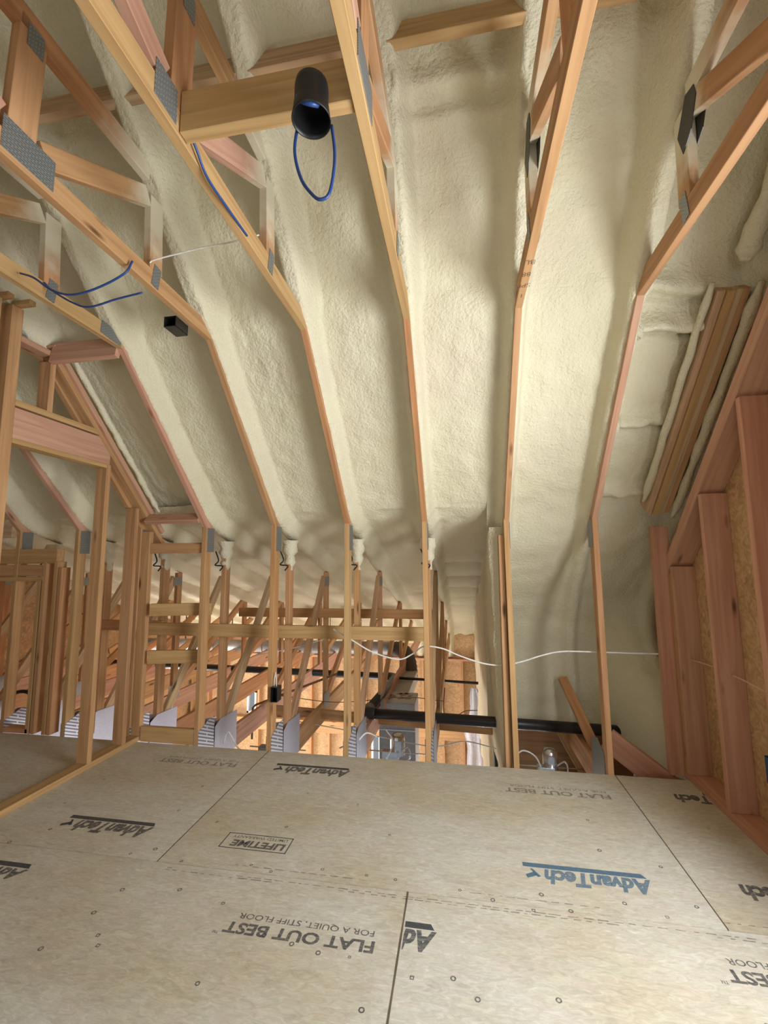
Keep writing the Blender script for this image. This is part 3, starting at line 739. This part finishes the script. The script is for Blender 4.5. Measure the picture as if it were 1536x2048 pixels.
# ------------------------------------------------------------------ beyond the floor edge
wbk = empty('wall_back', (-2, 9.6, -1), kind='structure')
wins = [(-4.98, -4.82, -.75, -.62), (-4.80, -4.58, -1.9, -1.42), (-1.95, -1.75, -2.9, -2.2), (.26, .44, -3.0, -2.45)]
yb = 9.55
xcuts = sorted({-6.2, .9} | {w_[0] for w_ in wins} | {w_[1] for w_ in wins})
for x0, x1 in zip(xcuts, xcuts[1:]):
    ws = [w_ for w_ in wins if w_[0] <= x0 and w_[1] >= x1]
    if ws:
        z0, z1 = ws[0][2:]
        box('sheathing_panel', (x0, yb, z1), (x1, yb+.012, .4), M['osb'], wbk, 0); box('sheathing_panel', (x0, yb, -5), (x1, yb+.012, z0), M['osb'], wbk, 0)
    else: box('sheathing_panel', (x0, yb, -5), (x1, yb+.012, .4), M['osb'], wbk, 0)
x = -6.1
while x < .85:
    if not any(w_[0]-.02 < x < w_[1]+.02 for w_ in wins):
        board('stud', (x, yb-.07, -4.6), (x, yb-.07, -.62), .038, .14, M['yellow' if int(x*10) % 2 else 'fir'], wbk, up=(0, 1, 0), bev=0)
    x += .406
board('top_plate', (-6.1, yb-.07, -.60), (.85, yb-.07, -.60), .04, .14, M['pink'], wbk, up=(0, 1, 0), bev=0)
board('mid_beam', (-6.1, yb-.16, -2.05), (.85, yb-.16, -2.05), .24, .09, M['fir'], wbk, up=(0, 1, 0), bev=0)
for i, w_ in enumerate(wins):
    wf = empty('window_%d' % (i+1), (w_[0], yb, w_[2]), kind='structure')
    for a, b in (((w_[0], w_[2]), (w_[1], w_[2]+.04)), ((w_[0], w_[3]-.04), (w_[1], w_[3])), ((w_[0], w_[2]), (w_[0]+.04, w_[3])), ((w_[1]-.04, w_[2]), (w_[1], w_[3]))):
        box('window_frame', (a[0], yb-.03, a[1]), (b[0], yb+.04, b[1]), M['winframe'], wf, 0)
# left end wall and lower storey
s_ = prism('wall_far_left', [(-2.7, -5), (9.6, -5), (9.6, .1), (3.4, 1.9), (.3, 5.0), (-2.7, 2.0)], 'X', -6.25, -6.22, M['osb']); tag(s_, kind='structure')
s_ = box('floor_lower', (-6.3, 3.0, -4.7), (1.7, 9.7, -4.6), M['deck'], None, 0); tag(s_, kind='structure')
s_ = box('wall_lower_right', (.9, 4.75, -4.7), (1.0, 9.7, .1), M['osb'], None, 0); tag(s_, kind='structure')
# rear slope of joists seen through the webs
ft = box('box', (-6.2, 3.30, -.26), (1.58, 3.335, -.03), M['yellow'], None, .001); ft.name = 'trim_1'; tag(ft, kind='structure')

# horizontal round duct, flexible elbow, sloping sleeve, plenum
d1 = empty('round_duct', (-3, 7.3, 0), 'long grey round duct running level behind the braces', 'duct')
tube('duct_run', [(-5.9, 7.30, -.02), (-1.08, 7.30, .015)], .105, M['duct'], d1, 28, False)
for x in (-5.2, -4.3, -3.4, -2.5, -1.6):
    tube('duct_joint', [(x-.012, 7.30, -.01+.005*(x+5)/4), (x+.012, 7.30, -.01+.005*(x+5)/4)], .110, M['ductdull'], d1, 28, False)
    board('hanger_strap', (x+.3, 7.30, -.1), (x+.3, 7.30, .62), .003, .03, M['black'], d1, up=(0, 1, 0), bev=0)
tag(tube('flexible_duct', [(-1.12, 7.25, .01), (-.98, 7.2, .02), (-.86, 7.05, -.06), (-.80, 6.9, -.22), (-.79, 6.8, -.38)], .115, M['flex'], None, 24, rf=lambda t, i: .112+.008*(i % 2), n=6), 'dark ribbed flexible duct elbow at the end of the grey round duct', 'duct')
tag(board('duct_sleeve', (-.80, 6.82, -.30), (-.77, 5.25, -.22), .24, .17, M['ductdull'], None), 'dull grey-brown duct sleeve sloping down to the metal plenum box', 'duct')
pn = empty('plenum_box', (-.73, 5.2, -.9), 'grey sheet metal plenum box behind the black pipe, red mastic on its top', 'duct box')
box('plenum_body', (-.93, 4.98, -1.25), (-.53, 5.40, -.13), M['duct'], pn, .006)
for z in (-.42, -.8): box('seam_rib', (-.935, 4.972, z), (-.525, 4.98, z+.012), M['steel'], pn, .002)
bm = bmesh.new(); random.seed(5)
for i in range(26):
    cx, cy, r0 = random.uniform(-.89, -.57), random.uniform(5.06, 5.36), random.uniform(.012, .035)
    vs = [bm.verts.new((cx+r0*random.uniform(.6, 1.4)*math.cos(a*.785), cy+r0*1.2*random.uniform(.5, 1.2)*math.sin(a*.785), -.1285)) for a in range(8)]
    bm.faces.new(vs)
link('mastic_smear', mesh_from_bm('mastic_smear', bm), M['rust'], pn)

# black drain pipe: along X, elbow, away from the viewer, then along X again
dp = empty('drain_pipe', (-.87, 4.1, 0), 'thick black drain pipe running level past the plenum box and turning away', 'pipe')
tube('pipe_run', [(-.87, 4.10, .045), (1.50, 4.10, .0)], .046, M['abs'], dp, 20, False)
tube('pipe_elbow', [(-.80, 4.10, .044), (-.86, 4.11, .045), (-.885, 4.16, .045), (-.885, 4.24, .04)], .055, M['abs'], dp, 20)
tube('pipe_run', [(-.885, 4.15, .042), (-.90, 6.0, -.12)], .046, M['abs'], dp, 20, False)
tube('pipe_elbow', [(-.90, 5.90, -.12), (-.91, 6.0, -.12), (-.96, 6.05, -.12), (-1.04, 6.05, -.12)], .054, M['abs'], dp, 20)
tube('pipe_run', [(-1.0, 6.05, -.12), (-5.6, 6.05, -.06)], .046, M['abs'], dp, 20, False)
tag(tube('thin_pipe', [(-.92, 6.08, -.14), (.2, 6.08, -.17)], .018, M['abs'], None, 12, False), 'thin black pipe continuing right from the bend of the drain pipe', 'pipe')
tag(tube('conduit', [(-2.25, 4.6, -.45), (-2.25, 4.6, -.13), (-2.22, 4.6, -.10), (-1.35, 4.75, .22)], .012, M['brownw'], None, 10, False), 'thin dark bent conduit among the back posts left of the black wall box', 'conduit')
tag(tube('coiled_cable', [(-4.6, 3.9, .0), (-4.45, 3.85, .14), (-4.3, 3.85, .16), (-4.2, 3.85, .08), (-4.25, 3.85, -.02), (-4.35, 3.9, -.06)], .018, M['black'], None, 10), 'thick black hose curling up past the left picture edge beyond the partition', 'hose')

# recessed light housings sitting between the bottom chords
def canhouse(x, y, z, label, m='ductdull', s_=1):
    t = empty('light_housing', (x, y, z), label, 'light housing')
    lathe('dome', [(.001, .19*s_), (.04*s_, .185*s_), (.062*s_, .165*s_), (.070*s_, .13*s_), (.070*s_, 0)], (x, y, z), M[m], t, 24)
    box('wiring_box', (x-.13*s_, y-.10, z-.02), (x+.02*s_, y-.03, z+.055*s_), M[m], t, .003)
    tube('hanger_bar', [(x-.27, y, z+.02), (x+.27, y, z+.015)], .006, M['steel'], t, 8, False)
    tube('whip', [(x+.04, y-.05, z+.05), (x+.11, y-.06, z+.09), (x+.12, y-.06, z+.0), (x+.04, y-.07, z-.04)], .007, M['steel'], t, 8)
    return t
canhouse(-1.68, 3.95, -.27, 'grey dome light housing between back posts, below the black wall box', 'ductdull', 1.1)
canhouse(-.62, 4.25, -.36, 'shiny light housing in front of the metal plenum box', 'steel')
canhouse(.70, 4.02, -.30, 'shiny round light housing at the floor edge near the gable side', 'steel', .9)
cab([(-.72, 3.75, -.02), (-.80, 3.7, .02), (-.86, 3.62, -.02), (-.93, 3.6, -.04), (-1.0, 3.6, -.07)], 'short white cable end bent in front of the steel plate near the plenum', 'white', .006)
cab([(-.66, 3.85, .00), (-.60, 3.85, -.10), (-.66, 3.85, -.24)], 'white cable looping down beside the plenum light housing', 'white', .005)
cab([(.42, 3.9, -.35), (.40, 3.85, -.18), (.46, 3.85, -.10), (.56, 3.85, -.14), (.60, 3.88, -.26), (.52, 3.9, -.33)], 'white cable looped around the light housing near the gable side', 'white', .006)
cab([(-2.02, 3.6, -.09), (-1.95, 3.55, .02), (-1.86, 3.55, -.10), (-1.80, 3.6, -.16)], 'white cable bent against the heel plate of the first right-hand truss', 'white', .006)
cab([(-1.95, 4.3, -.1), (-1.4, 4.35, -.18), (-.9, 4.3, -.22), (-.3, 4.2, -.25), (.0, 4.2, -.19), (.3, 4.2, -.24)], 'pale cable running level just above the floor edge under the black pipe', 'white', .005)
cab([(-.20, 5.0, .05), (-.21, 5.0, -.22), (-.10, 5.1, -.28), (.02, 5.3, -.28), (.16, 5.5, -.33)], 'brown wire hooked round the post and crossing the narrow foam-lined gap', 'brownw', .005)
cab([(-1.9, 4.5, .04), (-1.3, 4.6, -.03), (-.6, 4.6, .05), (-.2, 4.6, .03)], 'thin brown wire strung between the back posts under the lower brace', 'brownw', .004)
# hanging plastic sheet at the end of the gap
bm = bmesh.new(); rows = []
for i in range(26):
    z = -.92 - i*.085; hw = .05+.12*min(1, i/9) + .02*math.sin(i*.9)
    rows.append([bm.verts.new((.20 + hw*(j/10-.5)*2 + .02*math.sin(i*.5), 8.6+.04*math.sin(j*1.3+i*.12), z)) for j in range(11)])
for a, b in zip(rows, rows[1:]):
    for j in range(10): bm.faces.new((a[j], a[j+1], b[j+1], b[j]))
bmesh.ops.solidify(bm, geom=bm.faces[:], thickness=.004)
tag(link('plastic_sheet', mesh_from_bm('plastic_sheet', bm, True), M['poly']), 'milky plastic sheet hanging at the end of the narrow foam-lined gap', 'plastic sheet')
# beams under the pipe
thing_board('cross_beam', 'brown beam crossing under the black pipe behind the knee posts', 'beam', (-2.0, 4.55, -.12), (.30, 4.55, -.20), .038, .09, 'fir')
thing_board('cross_beam', 'brown beam behind the round light housing near the gable side', 'beam', (.38, 4.62, -.16), (1.25, 4.62, -.20), .038, .09, 'fir')
thing_board('rim_board', 'wide reddish rim board low behind the light housing near the gable side', 'board', (.36, 4.70, -.42), (1.56, 4.70, -.42), .038, .38, 'fir')
thing_board('diagonal_brace', 'diagonal brown brace dropping to the floor edge beside the last knee post', 'brace', (.92, 4.45, -.10), (1.17, 4.38, -.58), .038, .19, 'fir', up=(1, 0, 0))
thing_board('hip_board', 'dark reddish sloped board between the last knee post and the gable foam', 'board', (1.02, 3.55, .14), (1.36, 3.42, -.10), .038, .16, 'pink')

# ------------------------------------------------------------------ framing of the room beyond the partition
fl = empty('door_frame', (-3.4, 3.3, 0), 'framed opening in the room beyond the left partition, doubled header over tall studs', 'wall frame')
board('header', (-4.6, 3.34, 1.50), (-3.50, 3.34, 1.50), .075, .13, M['yellow'], fl); board('header', (-4.6, 3.34, 1.375), (-3.6, 3.34, 1.375), .075, .10, M['fir'], fl)
board('sill', (-4.6, 3.34, 1.30), (-3.62, 3.34, 1.30), .089, .038, M['yellow'], fl)
for x, z1, m in ((-3.665, 1.30, 'yellow'), (-3.615, 1.45, 'fir'), (-3.50, 1.45, 'yellow'), (-3.455, 1.40, 'fir')):
    board('stud', (x, 3.345, 0), (x, 3.345, z1), .038, .089, M[m], fl, up=(0, 1, 0))
board('bottom_plate', (-6.1, 3.345, .019), (-3.66, 3.345, .019), .089, .038, M['fir'], fl)
thing_board('sprayed_block', 'pale foam-sprayed block between rafters at the far left', 'block', (-4.6, 3.28, 1.72), (-3.94, 3.28, 1.72), .05, .10, 'pale')
thing_board('post_stud', 'tall brown stud standing just beyond the left partition', 'stud', (-3.12, 3.36, 0), (-3.12, 3.36, 1.42), .045, .089, 'fir', up=(0, 1, 0))
